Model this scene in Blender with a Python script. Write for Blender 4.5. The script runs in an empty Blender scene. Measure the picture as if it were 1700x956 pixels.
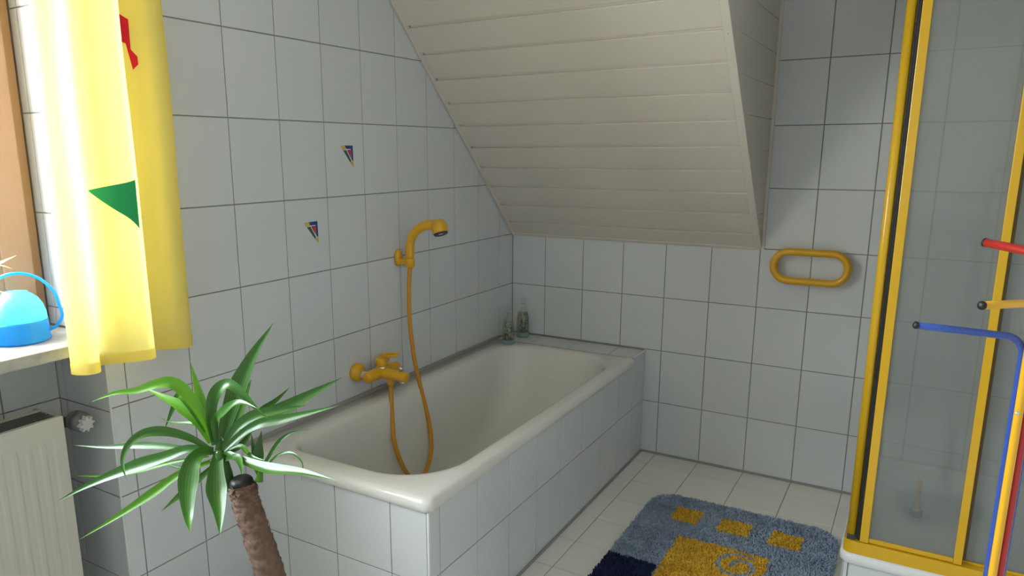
import bpy, bmesh, math, random
from mathutils import Vector, Matrix
random.seed(7)
sc = bpy.context.scene
COL = sc.collection

# ------------------------------------------------------------------ camera
RIGHT = Vector((0.85483687, 0.51888399, -0.00365064))
DOWN = Vector((0.1074905, -0.18395953, -0.97703873))
FWD = Vector((-0.50764133, 0.83481632, -0.21303048))
CAMP = Vector((1.75782954, -3.23141142, 1.40522949))
cd = bpy.data.cameras.new('camera'); cam = bpy.data.objects.new('camera', cd); COL.objects.link(cam)
cd.sensor_width = 36.0; cd.sensor_fit = 'HORIZONTAL'; cd.lens = 1216.8747 / 1700 * 36
cd.shift_x = (850 - 793.150) / 1700; cd.shift_y = (518.082 - 478) / 1700
cd.clip_start = 0.02
up = -DOWN; bk = -FWD
cam.matrix_world = Matrix(((RIGHT.x, up.x, bk.x, CAMP.x), (RIGHT.y, up.y, bk.y, CAMP.y), (RIGHT.z, up.z, bk.z, CAMP.z), (0, 0, 0, 1)))
sc.camera = cam

# ------------------------------------------------------------------ daylight and added fill
w = bpy.data.worlds.new('overcast_sky'); sc.world = w; w.use_nodes = True
nt = w.node_tree; nt.nodes.clear()
tc = nt.nodes.new('ShaderNodeTexCoord'); sp = nt.nodes.new('ShaderNodeSeparateXYZ')
rp = nt.nodes.new('ShaderNodeValToRGB'); bg = nt.nodes.new('ShaderNodeBackground'); wo = nt.nodes.new('ShaderNodeOutputWorld')
rp.color_ramp.elements[0].position = 0.0; rp.color_ramp.elements[0].color = (0.62, 0.64, 0.60, 1)
rp.color_ramp.elements[1].position = 0.35; rp.color_ramp.elements[1].color = (0.86, 0.94, 1.0, 1)
nt.links.new(tc.outputs['Generated'], sp.inputs[0]); nt.links.new(sp.outputs['Z'], rp.inputs[0])
nt.links.new(rp.outputs[0], bg.inputs[0]); bg.inputs[1].default_value = 38.0
nt.links.new(bg.outputs[0], wo.inputs[0])

def window_portal(name, loc, rot, sx, sy):
    ld = bpy.data.lights.new(name, 'AREA'); ld.shape = 'RECTANGLE'; ld.size = sx; ld.size_y = sy
    ld.cycles.is_portal = True
    o = bpy.data.objects.new(name, ld); o.location = loc; o.rotation_euler = rot; COL.objects.link(o)
    return o
window_portal('window_portal', (-0.33, -2.80, 1.56), (0, -math.pi / 2, 0), 1.2, 1.24)
fl_ = bpy.data.lights.new('rear_fill_light', 'AREA'); fl_.shape = 'RECTANGLE'; fl_.size = 1.3; fl_.size_y = 1.1; fl_.energy = 2.2; fl_.color = (0.84, 0.93, 1.0)  # added soft fill from behind the camera, no window stands there
flo = bpy.data.objects.new('rear_fill_light', fl_); COL.objects.link(flo); flo.location = (1.5, -4.30, 1.5)
flo.rotation_euler = Vector((-0.15, 1.0, -0.22)).to_track_quat('-Z', 'Y').to_euler()
sc.view_settings.view_transform = 'Standard'; sc.view_settings.look = 'None'
sc.view_settings.gamma = 1.0; sc.view_settings.exposure = 0.0; sc.view_settings.use_curve_mapping = False

# ------------------------------------------------------------------ pixel helpers (measuring only)
FPX, CX, CY = 1216.8747, 793.150, 518.082
def ray(px, py): return RIGHT * ((px - CX) / FPX) + DOWN * ((py - CY) / FPX) + FWD
def at(px, py, d): return CAMP + ray(px, py) * d
def on(px, py, ax, v):
    d = ray(px, py); return CAMP + d * ((v - CAMP[ax]) / d[ax])

# ------------------------------------------------------------------ materials
MATS = {}
def mat(name, col, rough=0.5, metal=0.0, noise=0.0, nscale=20.0, bump=0.0, bscale=60.0, spec=0.5, trans=0.0, ior=1.45, coat=0.0, col2=None, rvar=0.0):
    m = bpy.data.materials.new(name); m.use_nodes = True; n = m.node_tree; b = n.nodes['Principled BSDF']
    b.inputs['Base Color'].default_value = (*col, 1); b.inputs['Roughness'].default_value = rough
    b.inputs['Metallic'].default_value = metal; b.inputs['Specular IOR Level'].default_value = spec
    b.inputs['Transmission Weight'].default_value = trans; b.inputs['IOR'].default_value = ior
    b.inputs['Coat Weight'].default_value = coat; b.inputs['Coat Roughness'].default_value = 0.08
    if noise > 0 or bump > 0 or rvar > 0:
        t = n.nodes.new('ShaderNodeTexCoord')
    if noise > 0:
        x = n.nodes.new('ShaderNodeTexNoise'); x.inputs['Scale'].default_value = nscale; x.inputs['Detail'].default_value = 5
        mx = n.nodes.new('ShaderNodeMix'); mx.data_type = 'RGBA'
        c2 = col2 if col2 else tuple(max(0, c * (1 - noise)) for c in col)
        mx.inputs['A'].default_value = (*col, 1); mx.inputs['B'].default_value = (*c2, 1)
        n.links.new(t.outputs['Object'], x.inputs['Vector']); n.links.new(x.outputs[0], mx.inputs['Factor'])
        n.links.new(mx.outputs['Result'], b.inputs['Base Color'])
    if bump > 0:
        x = n.nodes.new('ShaderNodeTexNoise'); x.inputs['Scale'].default_value = bscale; x.inputs['Detail'].default_value = 3
        bp = n.nodes.new('ShaderNodeBump'); bp.inputs['Strength'].default_value = bump; bp.inputs['Distance'].default_value = 0.002
        n.links.new(t.outputs['Object'], x.inputs['Vector']); n.links.new(x.outputs[0], bp.inputs['Height'])
        n.links.new(bp.outputs[0], b.inputs['Normal'])
    MATS[name] = m; return m

def varied_tile(name, col, rough):
    m = mat(name, col, rough, bump=0.03, bscale=9.0); n = m.node_tree; b = n.nodes['Principled BSDF']
    oi = n.nodes.new('ShaderNodeObjectInfo'); r = n.nodes.new('ShaderNodeMapRange')
    r.inputs['To Min'].default_value = 0.955; r.inputs['To Max'].default_value = 1.0
    n.links.new(oi.outputs['Random'], r.inputs['Value'])
    h = n.nodes.new('ShaderNodeHueSaturation'); h.inputs['Color'].default_value = (*col, 1)
    n.links.new(r.outputs[0], h.inputs['Value']); n.links.new(h.outputs[0], b.inputs['Base Color'])
    return m
M_tile = varied_tile('glazed_white_tile', (0.67, 0.69, 0.71), 0.16)
M_ftile = varied_tile('matt_white_floor_tile', (0.84, 0.82, 0.77), 0.30)
M_grout = mat('grey_grout', (0.33, 0.30, 0.29), 0.9, noise=0.35, nscale=40, bump=0.3)
M_fgrout = mat('pale_floor_grout', (0.36, 0.335, 0.30), 0.9, noise=0.3, nscale=40)
M_seal = mat('grey_silicone', (0.33, 0.31, 0.30), 0.5)
M_plaster = mat('white_plaster', (0.62, 0.61, 0.58), 0.8, bump=0.1)
M_board = mat('cream_painted_board', (0.69, 0.635, 0.575), 0.42, bump=0.06, bscale=25)
M_shadow = mat('dark_board_backing', (0.10, 0.08, 0.06), 0.9)
M_bath = mat('off_white_enamel', (0.74, 0.725, 0.69), 0.13, coat=0.4)
M_yel = mat('yellow_enamel', (0.74, 0.39, 0.012), 0.28, coat=0.3, bump=0.02, bscale=12)
M_frame = mat('yellow_powder_coat', (0.66, 0.38, 0.008), 0.30, coat=0.3)
M_hose = mat('ochre_hose', (0.60, 0.28, 0.02), 0.45)
M_chrome = mat('chrome', (0.75, 0.76, 0.78), 0.12, metal=1)
M_black = mat('black_rubber', (0.012, 0.011, 0.012), 0.45)
M_dshade = mat('brown_shadow_strip', (0.13, 0.085, 0.03), 0.6)  # brown of the shadow beside the door stile, put into the colour
M_dark = mat('dark_grey_plastic', (0.05, 0.05, 0.055), 0.4)
M_wood = mat('orange_brown_wood', (0.40, 0.245, 0.155), 0.45, noise=0.3, nscale=6, col2=(0.33, 0.185, 0.11))
M_marble = mat('pale_marble', (0.70, 0.67, 0.62), 0.22, noise=0.4, nscale=22, col2=(0.24, 0.22, 0.20))
M_rad = mat('cream_radiator_enamel', (0.60, 0.58, 0.51), 0.35)
M_valve = mat('grey_valve_plastic', (0.13, 0.135, 0.14), 0.4)
M_valvecap = mat('pale_valve_cap', (0.55, 0.56, 0.56), 0.4)
M_tray = mat('white_shower_enamel', (0.74, 0.75, 0.75), 0.15, coat=0.3)
M_rlb = mat('rug_grey_blue', (0.42, 0.50, 0.62), 0.95, noise=0.4, nscale=25, col2=(0.27, 0.34, 0.46))
M_rny = mat('rug_navy', (0.014, 0.024, 0.085), 0.95)
M_rye = mat('rug_yellow', (0.95, 0.58, 0.06), 0.95, noise=0.3, nscale=30)
M_blue = mat('blue_lacquer', (0.03, 0.08, 0.36), 0.3, coat=0.3)
M_red = mat('red_lacquer', (0.42, 0.02, 0.015), 0.3, coat=0.3)
M_yrod = mat('yellow_lacquer', (0.80, 0.42, 0.015), 0.3, coat=0.3)
M_bark = mat('brown_yucca_bark', (0.27, 0.165, 0.115), 0.9, noise=0.6, nscale=70, bump=1.0, bscale=110, col2=(0.07, 0.038, 0.026))
M_pot = mat('terracotta', (0.42, 0.17, 0.08), 0.8, noise=0.2)
M_soil = mat('dark_soil', (0.03, 0.02, 0.012), 1.0, bump=0.6)
M_herb = mat('dried_herbs', (0.045, 0.04, 0.015), 0.8)
M_bristle = mat('dark_blue_bristles', (0.02, 0.04, 0.10), 0.9)
M_bwood = mat('pale_brush_wood', (0.62, 0.36, 0.14), 0.5)
M_white = mat('white_plastic', (0.75, 0.75, 0.73), 0.35)

def leaf_mat(name, c, c2, tr):
    m = bpy.data.materials.new(name); m.use_nodes = True; n = m.node_tree; b = n.nodes['Principled BSDF']; out = n.nodes['Material Output']
    t = n.nodes.new('ShaderNodeUVMap'); s = n.nodes.new('ShaderNodeSeparateXYZ'); n.links.new(t.outputs[0], s.inputs[0])
    wv = n.nodes.new('ShaderNodeMath'); wv.operation = 'MULTIPLY'; wv.inputs[1].default_value = 42.0; n.links.new(s.outputs[0], wv.inputs[0])
    sn = n.nodes.new('ShaderNodeMath'); sn.operation = 'SINE'; n.links.new(wv.outputs[0], sn.inputs[0])
    mr = n.nodes.new('ShaderNodeMapRange'); mr.inputs['From Min'].default_value = -1; n.links.new(sn.outputs[0], mr.inputs[0])
    mx = n.nodes.new('ShaderNodeMix'); mx.data_type = 'RGBA'; mx.inputs['A'].default_value = (*c, 1); mx.inputs['B'].default_value = (*c2, 1)
    n.links.new(mr.outputs[0], mx.inputs['Factor']); n.links.new(mx.outputs['Result'], b.inputs['Base Color'])
    b.inputs['Roughness'].default_value = 0.30; b.inputs['Specular IOR Level'].default_value = 0.5
    tl = n.nodes.new('ShaderNodeBsdfTranslucent'); tl.inputs[0].default_value = (c[0] * 2.2 + .02, c[1] * 1.9, c[2], 1)
    ms = n.nodes.new('ShaderNodeMixShader'); ms.inputs[0].default_value = tr
    n.links.new(b.outputs[0], ms.inputs[1]); n.links.new(tl.outputs[0], ms.inputs[2]); n.links.new(ms.outputs[0], out.inputs[0])
    return m
M_leaf = leaf_mat('dark_green_leaf', (0.022, 0.090, 0.012), (0.045, 0.15, 0.020), 0.16)
M_leaf2 = leaf_mat('bright_green_leaf', (0.065, 0.22, 0.012), (0.11, 0.30, 0.02), 0.28)
M_leaf3 = leaf_mat('pale_cream_leaf', (0.70, 0.66, 0.42), (0.80, 0.78, 0.6), 0.35)

def cloth(name, c, tr):
    m = bpy.data.materials.new(name); m.use_nodes = True; n = m.node_tree; b = n.nodes['Principled BSDF']; out = n.nodes['Material Output']
    b.inputs['Base Color'].default_value = (*c, 1); b.inputs['Roughness'].default_value = 0.9; b.inputs['Specular IOR Level'].default_value = 0.15
    t = n.nodes.new('ShaderNodeTexCoord'); x = n.nodes.new('ShaderNodeTexNoise'); x.inputs['Scale'].default_value = 420
    bp = n.nodes.new('ShaderNodeBump'); bp.inputs['Strength'].default_value = 0.15; bp.inputs['Distance'].default_value = 0.001
    n.links.new(t.outputs['Object'], x.inputs['Vector']); n.links.new(x.outputs[0], bp.inputs['Height']); n.links.new(bp.outputs[0], b.inputs['Normal'])
    tl = n.nodes.new('ShaderNodeBsdfTranslucent'); tl.inputs[0].default_value = (min(1, c[0] * 1.05), min(1, c[1] * 1.05), c[2], 1)
    ms = n.nodes.new('ShaderNodeMixShader'); ms.inputs[0].default_value = tr
    n.links.new(b.outputs[0], ms.inputs[1]); n.links.new(tl.outputs[0], ms.inputs[2]); n.links.new(ms.outputs[0], out.inputs[0])
    return m
M_curt = cloth('yellow_curtain_cotton', (0.95, 0.82, 0.28), 0.5)
M_cgreen = cloth('green_applique', (0.02, 0.24, 0.13), 0.25)
M_cred = cloth('red_applique', (0.55, 0.02, 0.05), 0.25)

def glassy(name, tint, clear, rough=0.0, haze=(0.8, 0.8, 0.8), hz=0.1, gloss_ior=1.45):
    """clear pane: mix of see-through, (rough) refraction and a little haze"""
    m = bpy.data.materials.new(name); m.use_nodes = True; n = m.node_tree; out = n.nodes['Material Output']
    n.nodes.remove(n.nodes['Principled BSDF'])
    if rough > 0:
        a = n.nodes.new('ShaderNodeBsdfRefraction'); a.inputs['IOR'].default_value = 1.12; a.inputs['Roughness'].default_value = rough
    else:
        a = n.nodes.new('ShaderNodeBsdfTransparent')
    a.inputs[0].default_value = (*tint, 1)
    t0 = n.nodes.new('ShaderNodeBsdfTransparent'); t0.inputs[0].default_value = (*tint, 1)
    m0 = n.nodes.new('ShaderNodeMixShader'); m0.inputs[0].default_value = clear
    n.links.new(a.outputs[0], m0.inputs[1]); n.links.new(t0.outputs[0], m0.inputs[2])
    d1 = n.nodes.new('ShaderNodeBsdfDiffuse'); d1.inputs[0].default_value = (*haze, 1); d2 = n.nodes.new('ShaderNodeBsdfTranslucent'); d2.inputs[0].default_value = (*haze, 1)
    d = n.nodes.new('ShaderNodeMixShader'); d.inputs[0].default_value = 0.6; n.links.new(d1.outputs[0], d.inputs[1]); n.links.new(d2.outputs[0], d.inputs[2])
    m1 = n.nodes.new('ShaderNodeMixShader'); m1.inputs[0].default_value = hz
    n.links.new(m0.outputs[0], m1.inputs[1]); n.links.new(d.outputs[0], m1.inputs[2])
    g = n.nodes.new('ShaderNodeBsdfGlossy'); g.inputs['Roughness'].default_value = max(0.02, rough * .6)
    lw_ = n.nodes.new('ShaderNodeLayerWeight'); lw_.inputs[0].default_value = 0.5
    pw = n.nodes.new('ShaderNodeMath'); pw.operation = 'POWER'; pw.inputs[1].default_value = 4.0; n.links.new(lw_.outputs['Facing'], pw.inputs[0])
    fr = n.nodes.new('ShaderNodeMath'); fr.operation = 'MULTIPLY_ADD'; fr.inputs[1].default_value = 0.45; fr.inputs[2].default_value = 0.035; n.links.new(pw.outputs[0], fr.inputs[0])
    m2 = n.nodes.new('ShaderNodeMixShader'); n.links.new(fr.outputs[0], m2.inputs[0])
    n.links.new(m1.outputs[0], m2.inputs[1]); n.links.new(g.outputs[0], m2.inputs[2]); n.links.new(m2.outputs[0], out.inputs[0])
    return m
M_pane = glassy('window_glass', (0.97, 0.98, 0.98), 1.0, 0, hz=0.0)
M_shglass = glassy('textured_shower_pane', (0.97, 0.98, 0.975), 0.12, 0.11, haze=(0.54, 0.56, 0.55), hz=0.36, gloss_ior=1.25)
M_bottle = glassy('clear_bottle_glass', (0.93, 0.96, 0.95), 1.0, 0, hz=0.04)
M_bglass = mat('thick_green_glass', (0.24, 0.36, 0.36), 0.08)
M_oil = glassy('pale_herb_oil', (0.95, 0.94, 0.84), 1.0, 0, haze=(0.66, 0.64, 0.50), hz=0.20, gloss_ior=1.1)
def plastic_trans(name, c, tr):
    m = mat(name, c, 0.25, coat=0.2); n = m.node_tree; out = n.nodes['Material Output']; b = n.nodes['Principled BSDF']
    tl = n.nodes.new('ShaderNodeBsdfTranslucent'); tl.inputs[0].default_value = (*c, 1)
    ms = n.nodes.new('ShaderNodeMixShader'); ms.inputs[0].default_value = tr
    n.links.new(b.outputs[0], ms.inputs[1]); n.links.new(tl.outputs[0], ms.inputs[2]); n.links.new(ms.outputs[0], out.inputs[0]); return m
M_canl = plastic_trans('light_blue_plastic', (0.22, 0.78, 0.98), 0.55)
M_cand = plastic_trans('mid_blue_plastic', (0.03, 0.45, 0.95), 0.45)

# ------------------------------------------------------------------ builders
def obj(name, me, m=None, parent=None, smooth=False, kind=None):
    o = bpy.data.objects.new(name, me); COL.objects.link(o)
    if m is not None and len(me.materials) == 0:
        for q in (m if isinstance(m, (list, tuple)) else [m]): me.materials.append(q)
    if parent is not None: o.parent = parent
    if smooth:
        for p in me.polygons: p.use_smooth = True
    if kind: o['kind'] = kind
    return o
def thing(name, label, cat, loc=(0, 0, 0), group=None):
    o = bpy.data.objects.new(name, None); COL.objects.link(o); o.location = loc; o.empty_display_size = 0.05
    o['label'] = label; o['category'] = cat
    if group: o['group'] = group
    return o
def tag(o, label, cat, group=None):
    o['label'] = label; o['category'] = cat
    if group: o['group'] = group
    return o
def pyd(name, vs, fs):
    me = bpy.data.meshes.new(name); me.from_pydata([tuple(v) for v in vs], [], fs); me.update(); return me
def fixn(me):
    bm = bmesh.new(); bm.from_mesh(me); bmesh.ops.recalc_face_normals(bm, faces=bm.faces[:]); bm.to_mesh(me); bm.free(); return me
def rel(parent, v):       # world -> parent local (parents carry only a location)
    v = Vector(v)
    while parent is not None: v = v - parent.location; parent = parent.parent
    return v
def add_box(bm, a, b, bev=0.0):
    x0, y0, z0 = a; x1, y1, z1 = b
    r = bmesh.ops.create_cube(bm, size=1.0)
    vs = r['verts']
    for v in vs:
        v.co = Vector((x0 + (v.co.x + .5) * (x1 - x0), y0 + (v.co.y + .5) * (y1 - y0), z0 + (v.co.z + .5) * (z1 - z0)))
    if bev > 0:
        es = list({e for v in vs for e in v.link_edges})
        bmesh.ops.bevel(bm, geom=es, offset=bev, segments=2, affect='EDGES', profile=0.5)
def boxes(name, lst, m, parent=None, bev=0.0, kind=None):
    bm = bmesh.new()
    for a, b in lst: add_box(bm, rel(parent, a), rel(parent, b), bev)
    me = bpy.data.meshes.new(name); bm.to_mesh(me); bm.free()
    return obj(name, me, m, parent, kind=kind)
def tube_mesh(name, pts, radii, seg=12, caps=True, squash=None):
    pts = [Vector(p) for p in pts]; n = len(pts)
    if not isinstance(radii, (list, tuple)): radii = [radii] * n
    tg = []
    for i in range(n):
        t = pts[min(i + 1, n - 1)] - pts[max(i - 1, 0)]; tg.append(t.normalized())
    u = tg[0].orthogonal().normalized()
    if squash: u = (Vector(squash[0]) - tg[0] * tg[0].dot(Vector(squash[0]))).normalized()
    vs, fs = [], []
    for i in range(n):
        u = (u - tg[i] * tg[i].dot(u)).normalized(); v = tg[i].cross(u)
        for k in range(seg):
            a = 2 * math.pi * k / seg; s = squash[1] if squash else 1.0
            vs.append(pts[i] + u * math.cos(a) * radii[i] * s + v * math.sin(a) * radii[i])
    for i in range(n - 1):
        for k in range(seg):
            k2 = (k + 1) % seg; fs.append((i * seg + k, i * seg + k2, (i + 1) * seg + k2, (i + 1) * seg + k))
    if caps:
        fs.append(tuple(range(seg))[::-1]); fs.append(tuple((n - 1) * seg + k for k in range(seg)))
    return pyd(name, vs, fs)
def smooth_path(P, n=8):
    P = [Vector(p) for p in P]; out = []
    for i in range(len(P) - 1):
        p0 = P[max(i - 1, 0)]; p1 = P[i]; p2 = P[i + 1]; p3 = P[min(i + 2, len(P) - 1)]
        for k in range(n):
            t = k / n
            out.append(0.5 * ((2 * p1) + (p2 - p0) * t + (2 * p0 - 5 * p1 + 4 * p2 - p3) * t * t + (3 * p1 - p0 - 3 * p2 + p3) * t ** 3))
    out.append(P[-1]); return out
def tube(name, pts, r, m, parent=None, seg=12, squash=None):
    me = tube_mesh(name, [rel(parent, p) for p in pts], r, seg, squash=squash); return obj(name, me, m, parent, smooth=True)
def lathe(name, prof, m, parent=None, loc=(0, 0, 0), axis=(0, 0, 1), seg=32, smooth=True):
    ax = Vector(axis).normalized(); u = ax.orthogonal().normalized(); v = ax.cross(u); loc = rel(parent, loc)
    vs, fs = [], []
    for r, h in prof:
        for k in range(seg):
            a = 2 * math.pi * k / seg; vs.append(loc + ax * h + (u * math.cos(a) + v * math.sin(a)) * max(r, 1e-5))
    for i in range(len(prof) - 1):
        for k in range(seg):
            k2 = (k + 1) % seg; fs.append((i * seg + k, i * seg + k2, (i + 1) * seg + k2, (i + 1) * seg + k))
    fs.append(tuple(range(seg))[::-1]); fs.append(tuple((len(prof) - 1) * seg + k for k in range(seg)))
    o = obj(name, pyd(name, vs, fs), m, parent, smooth=smooth)
    return o

# ------------------------------------------------------------------ tiles
TC = {}
def inset_poly(P, d):
    n = len(P); L = []
    for i in range(n):
        a, b = P[i], P[(i + 1) % n]; e = (b[0] - a[0], b[1] - a[1]); l = math.hypot(*e) or 1e-9
        nx, ny = -e[1] / l, e[0] / l; L.append((a[0] + nx * d, a[1] + ny * d, e[0], e[1]))
    out = []
    for i in range(n):
        x1, y1, dx1, dy1 = L[i - 1]; x2, y2, dx2, dy2 = L[i]; den = dx1 * dy2 - dy1 * dx2
        if abs(den) < 1e-10: out.append((x2, y2)); continue
        t = ((x2 - x1) * dy2 - (y2 - y1) * dx2) / den; out.append((x1 + dx1 * t, y1 + dy1 * t))
    return out
def clip(P, hp):
    a, b, c = hp; out = []
    for i in range(len(P)):
        p, q = P[i], P[(i + 1) % len(P)]; dp = a * p[0] + b * p[1] + c; dq = a * q[0] + b * q[1] + c
        if dp >= 0: out.append(p)
        if (dp >= 0) != (dq >= 0):
            t = dp / (dp - dq); out.append((p[0] + (q[0] - p[0]) * t, p[1] + (q[1] - p[1]) * t))
    return out
def tile_mesh(P, th, ch=0.0009):
    I = inset_poly(P, ch); n = len(P)
    vs = [(x, y, 0) for x, y in P] + [(x, y, th - ch * .8) for x, y in P] + [(x, y, th) for x, y in I]
    fs = [tuple(range(n))[::-1], tuple(range(2 * n, 3 * n))]
    for r in (0, n):
        for k in range(n):
            k2 = (k + 1) % n; fs.append((r + k, r + k2, r + n + k2, r + n + k))
    return pyd('tile', vs, fs)
def tiling(parent, O, U, V, us, vs, m=None, joint=0.0035, th=0.002, clips=(), skip=None, name='tile'):
    """one object per tile in the plane O + u*U + v*V, tile face raised along U x V"""
    U = Vector(U); V = Vector(V); N = U.cross(V).normalized(); O = Vector(O); m = m or M_tile
    rot = Matrix((U, V, N)).transposed().to_4x4()
    for i in range(len(us) - 1):
        for j in range(len(vs) - 1):
            u0, u1, v0, v1 = us[i], us[i + 1], vs[j], vs[j + 1]
            if u1 - u0 < 0.006 or v1 - v0 < 0.006: continue
            if skip and skip((u0 + u1) / 2, (v0 + v1) / 2): continue
            cu, cv = (u0 + u1) / 2, (v0 + v1) / 2; h = joint / 2
            P = [(u0 - cu + h, v0 - cv + h), (u1 - cu - h, v0 - cv + h), (u1 - cu - h, v1 - cv - h), (u0 - cu + h, v1 - cv - h)]
            Q = P
            for a, b, c in clips: Q = clip(Q, (a, b, a * cu + b * cv + c))
            if len(Q) < 3: continue
            ar = abs(sum(Q[k][0] * Q[(k + 1) % len(Q)][1] - Q[(k + 1) % len(Q)][0] * Q[k][1] for k in range(len(Q)))) / 2
            if ar < 2e-4: continue
            if Q == P:
                key = (round(u1 - u0, 4), round(v1 - v0, 4), joint, th, m.name)
                if key not in TC: TC[key] = tile_mesh(P, th); TC[key].materials.append(m)
                me = TC[key]
            else:
                me = tile_mesh(Q, th); me.materials.append(m)
            o = bpy.data.objects.new(name, me); COL.objects.link(o); o.parent = parent
            jit = Matrix.Rotation(random.uniform(-.0016, .0016), 4, 'X') @ Matrix.Rotation(random.uniform(-.0016, .0016), 4, 'Y')
            o.matrix_local = Matrix.Translation(O + U * cu + V * cv) @ rot @ jit

T = 0.002
XR, YB, ZC = 2.56, -4.40, 2.46       # right wall, wall behind the camera, ceiling height
YN, YN2, ZS, ZW = -2.18, -3.42, 0.925, 2.16   # window niche
XN = -0.235
SL = 1.003                            # height where the slope meets the back wall
XS = 1.187                            # right-hand side of the sloped ceiling box

# ------------------------------------------------------------------ floor
floor = boxes('floor', [((-0.30, YB - .1, -0.10), (XR + .1, 0.1, -T))], M_fgrout, kind='structure')
fx = [0.713] + [(i - .0868) * .2 for i in range(4, 14)]
fx = [x for x in fx if x < XR] + [XR]
fyr = [0, -.135] + [-.135 - .2 * k for k in range(1, 15)]
fyr = fyr[::-1]
tiling(floor, (0, 0, -T), (1, 0, 0), (0, 1, 0), fx, fyr, M_ftile, joint=0.0028)
tiling(floor, (0, 0, -T), (1, 0, 0), (0, 1, 0), [0.0, .113, .313, .513, .713], [y for y in fyr if y < -1.7] + [-1.77], M_ftile, joint=0.0028)
rows = [0.006 + .25 * k for k in range(10)]

# ------------------------------------------------------------------ back wall
wall_back = boxes('wall_back', [((-0.30, T, -.1), (XR + .1, .15, ZC + .1))], M_grout, kind='structure')
bx = [0] + [(i - .0868) * .2 for i in range(1, 14)]
bx = [x for x in bx if x < XR] + [XR]
def behind_slope(u, v): return u < 1.05 and v > 1.3
zr = [.004] + rows[1:] + [ZC]
# left part only up to the slope, right part to the ceiling, none behind the bath
tiling(wall_back, (0, T, 0), (1, 0, 0), (0, 0, 1), bx, zr, clips=(), skip=lambda u, v: (v > 1.0 and u < 1.1) or (v < .49 and u < .6) or (v > 1.0 and 1.1 < u < 1.2))
tiling(wall_back, (0, T, 0), (1, 0, 0), (0, 0, 1), [1.202, 1.3826], [r for r in rows if r > .99] + [ZC], clips=(), skip=lambda u, v: False) if False else None

# ------------------------------------------------------------------ left wall
wall_left = boxes('wall_left', [
    ((-.34, YN, -.1), (-T, .15, ZC + .1)), ((-.34, YN2, ZW), (-T, YN, ZC + .1)), ((-.34, YB - .1, -.1), (-T, YN2, ZC + .1)),
    ((-.34, YN2, -.1), (XN - T, YN, ZS))], M_grout, kind='structure')
# u runs along -y
ly = [0] + [(i - .3537) * .2 for i in range(1, 24)]
lyr = sorted([-v for v in ly if v < -YN] + [YN])
lyf = [-v for v in ly if v > -YN2 and v < -YB]
lyf = sorted(lyf + [YN2, YB])
slope_clip = (-1, -1, SL + .0) # -y - z + SL >= 0 : below the slope line z = SL - y
tiling(wall_left, (-T, 0, 0), (0, 1, 0), (0, 0, 1), lyr, zr, clips=[slope_clip], skip=lambda u, v: v < .49 and u > -1.72)
tiling(wall_left, (-T, 0, 0), (0, 1, 0), (0, 0, 1), lyf, zr)
win_y = sorted([-v for v in ly if -YN < v < -YN2] + [YN, YN2])
tiling(wall_left, (-T, 0, 0), (0, 1, 0), (0, 0, 1), win_y, [ZW, ZC])
# niche behind the radiator
tiling(wall_left, (XN - T, 0, 0), (0, 1, 0), (0, 0, 1), [y for y in win_y], [.004, .256, .506, .746, ZS])
# reveal facing the window (normal -y)
tiling(wall_left, (0, YN + T - T, 0), (1, 0, 0), (0, 0, 1), [XN, -.203, -.001], [.004, .256, .506, .746, ZS], th=T)
tiling(wall_left, (0, YN, 0), (1, 0, 0), (0, 0, 1), [XN, -.203, -.001], [.957, 1.006, 1.256, 1.506, 1.756, 2.006, ZW], th=T)
tiling(wall_left, (0, YN2, 0), (-1, 0, 0), (0, 0, 1), [.001, .203, -XN], [.957, 1.006, 1.256, 1.506, 1.756, 2.006, ZW], th=T)
# corner strip hiding tile edges of the reveal
boxes('corner_strip', [((-.003, YN - T - .001, .002), (.0012, YN + .001, ZS)), ((-.003, YN - T - .001, .957), (.0012, YN + .001, ZW))], M_white, wall_left)
# printed triangle motifs on two tiles
def motif(dy, dz, name='tile_motif'):
    polys = [(M_ty, [(-1.2517, 1.429), (-1.2327, 1.4299), (-1.2237, 1.4166), (-1.2420, 1.4149)]),
             (M_tb, [(-1.2308, 1.4299), (-1.1895, 1.4302), (-1.1888, 1.3756), (-1.1972, 1.3827), (-1.1991, 1.4185), (-1.2232, 1.4185)]),
             (M_ty, [(-1.1989, 1.3757), (-1.1885, 1.3740), (-1.188, 1.3545), (-1.2033, 1.3697)]),
             (M_tg, [(-1.2400, 1.4138), (-1.2235, 1.4138), (-1.2000, 1.3770), (-1.2045, 1.3715)]),
             (M_tr, [(-1.2195, 1.4151), (-1.2005, 1.4155), (-1.2001, 1.3857)])]
    vs, fs, mi = [], [], []
    for k, (m, P) in enumerate(polys):
        b = len(vs); n = len(P)
        ar = sum(P[i][0] * P[(i + 1) % n][1] - P[(i + 1) % n][0] * P[i][1] for i in range(n))
        if ar < 0: P = P[::-1]
        vs += [(0.0010, y + dy, z + dz) for y, z in P] + [(0.0001, y + dy, z + dz) for y, z in P]
        fs.append(tuple(range(b, b + n))); mi.append(k)
        for i in range(n):
            fs.append((b + i, b + n + i, b + n + (i + 1) % n, b + (i + 1) % n)); mi.append(k)
    me = pyd(name, vs, fs)
    for m, _ in polys: me.materials.append(m)
    for p, k in zip(me.polygons, mi): p.material_index = k
    o = obj(name, me, None, wall_left); o['label'] = 'small blue, red, green and yellow triangle print on a white tile'
M_ty = mat('print_yellow', (0.62, 0.46, 0.10), 0.25); M_tb = mat('print_blue', (0.035, 0.06, 0.20), 0.25)
M_tg = mat('print_green', (0.04, 0.13, 0.12), 0.25); M_tr = mat('print_red', (0.55, 0.04, 0.05), 0.25)
motif(0, 0); motif(-.1955, -.2505)

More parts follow.
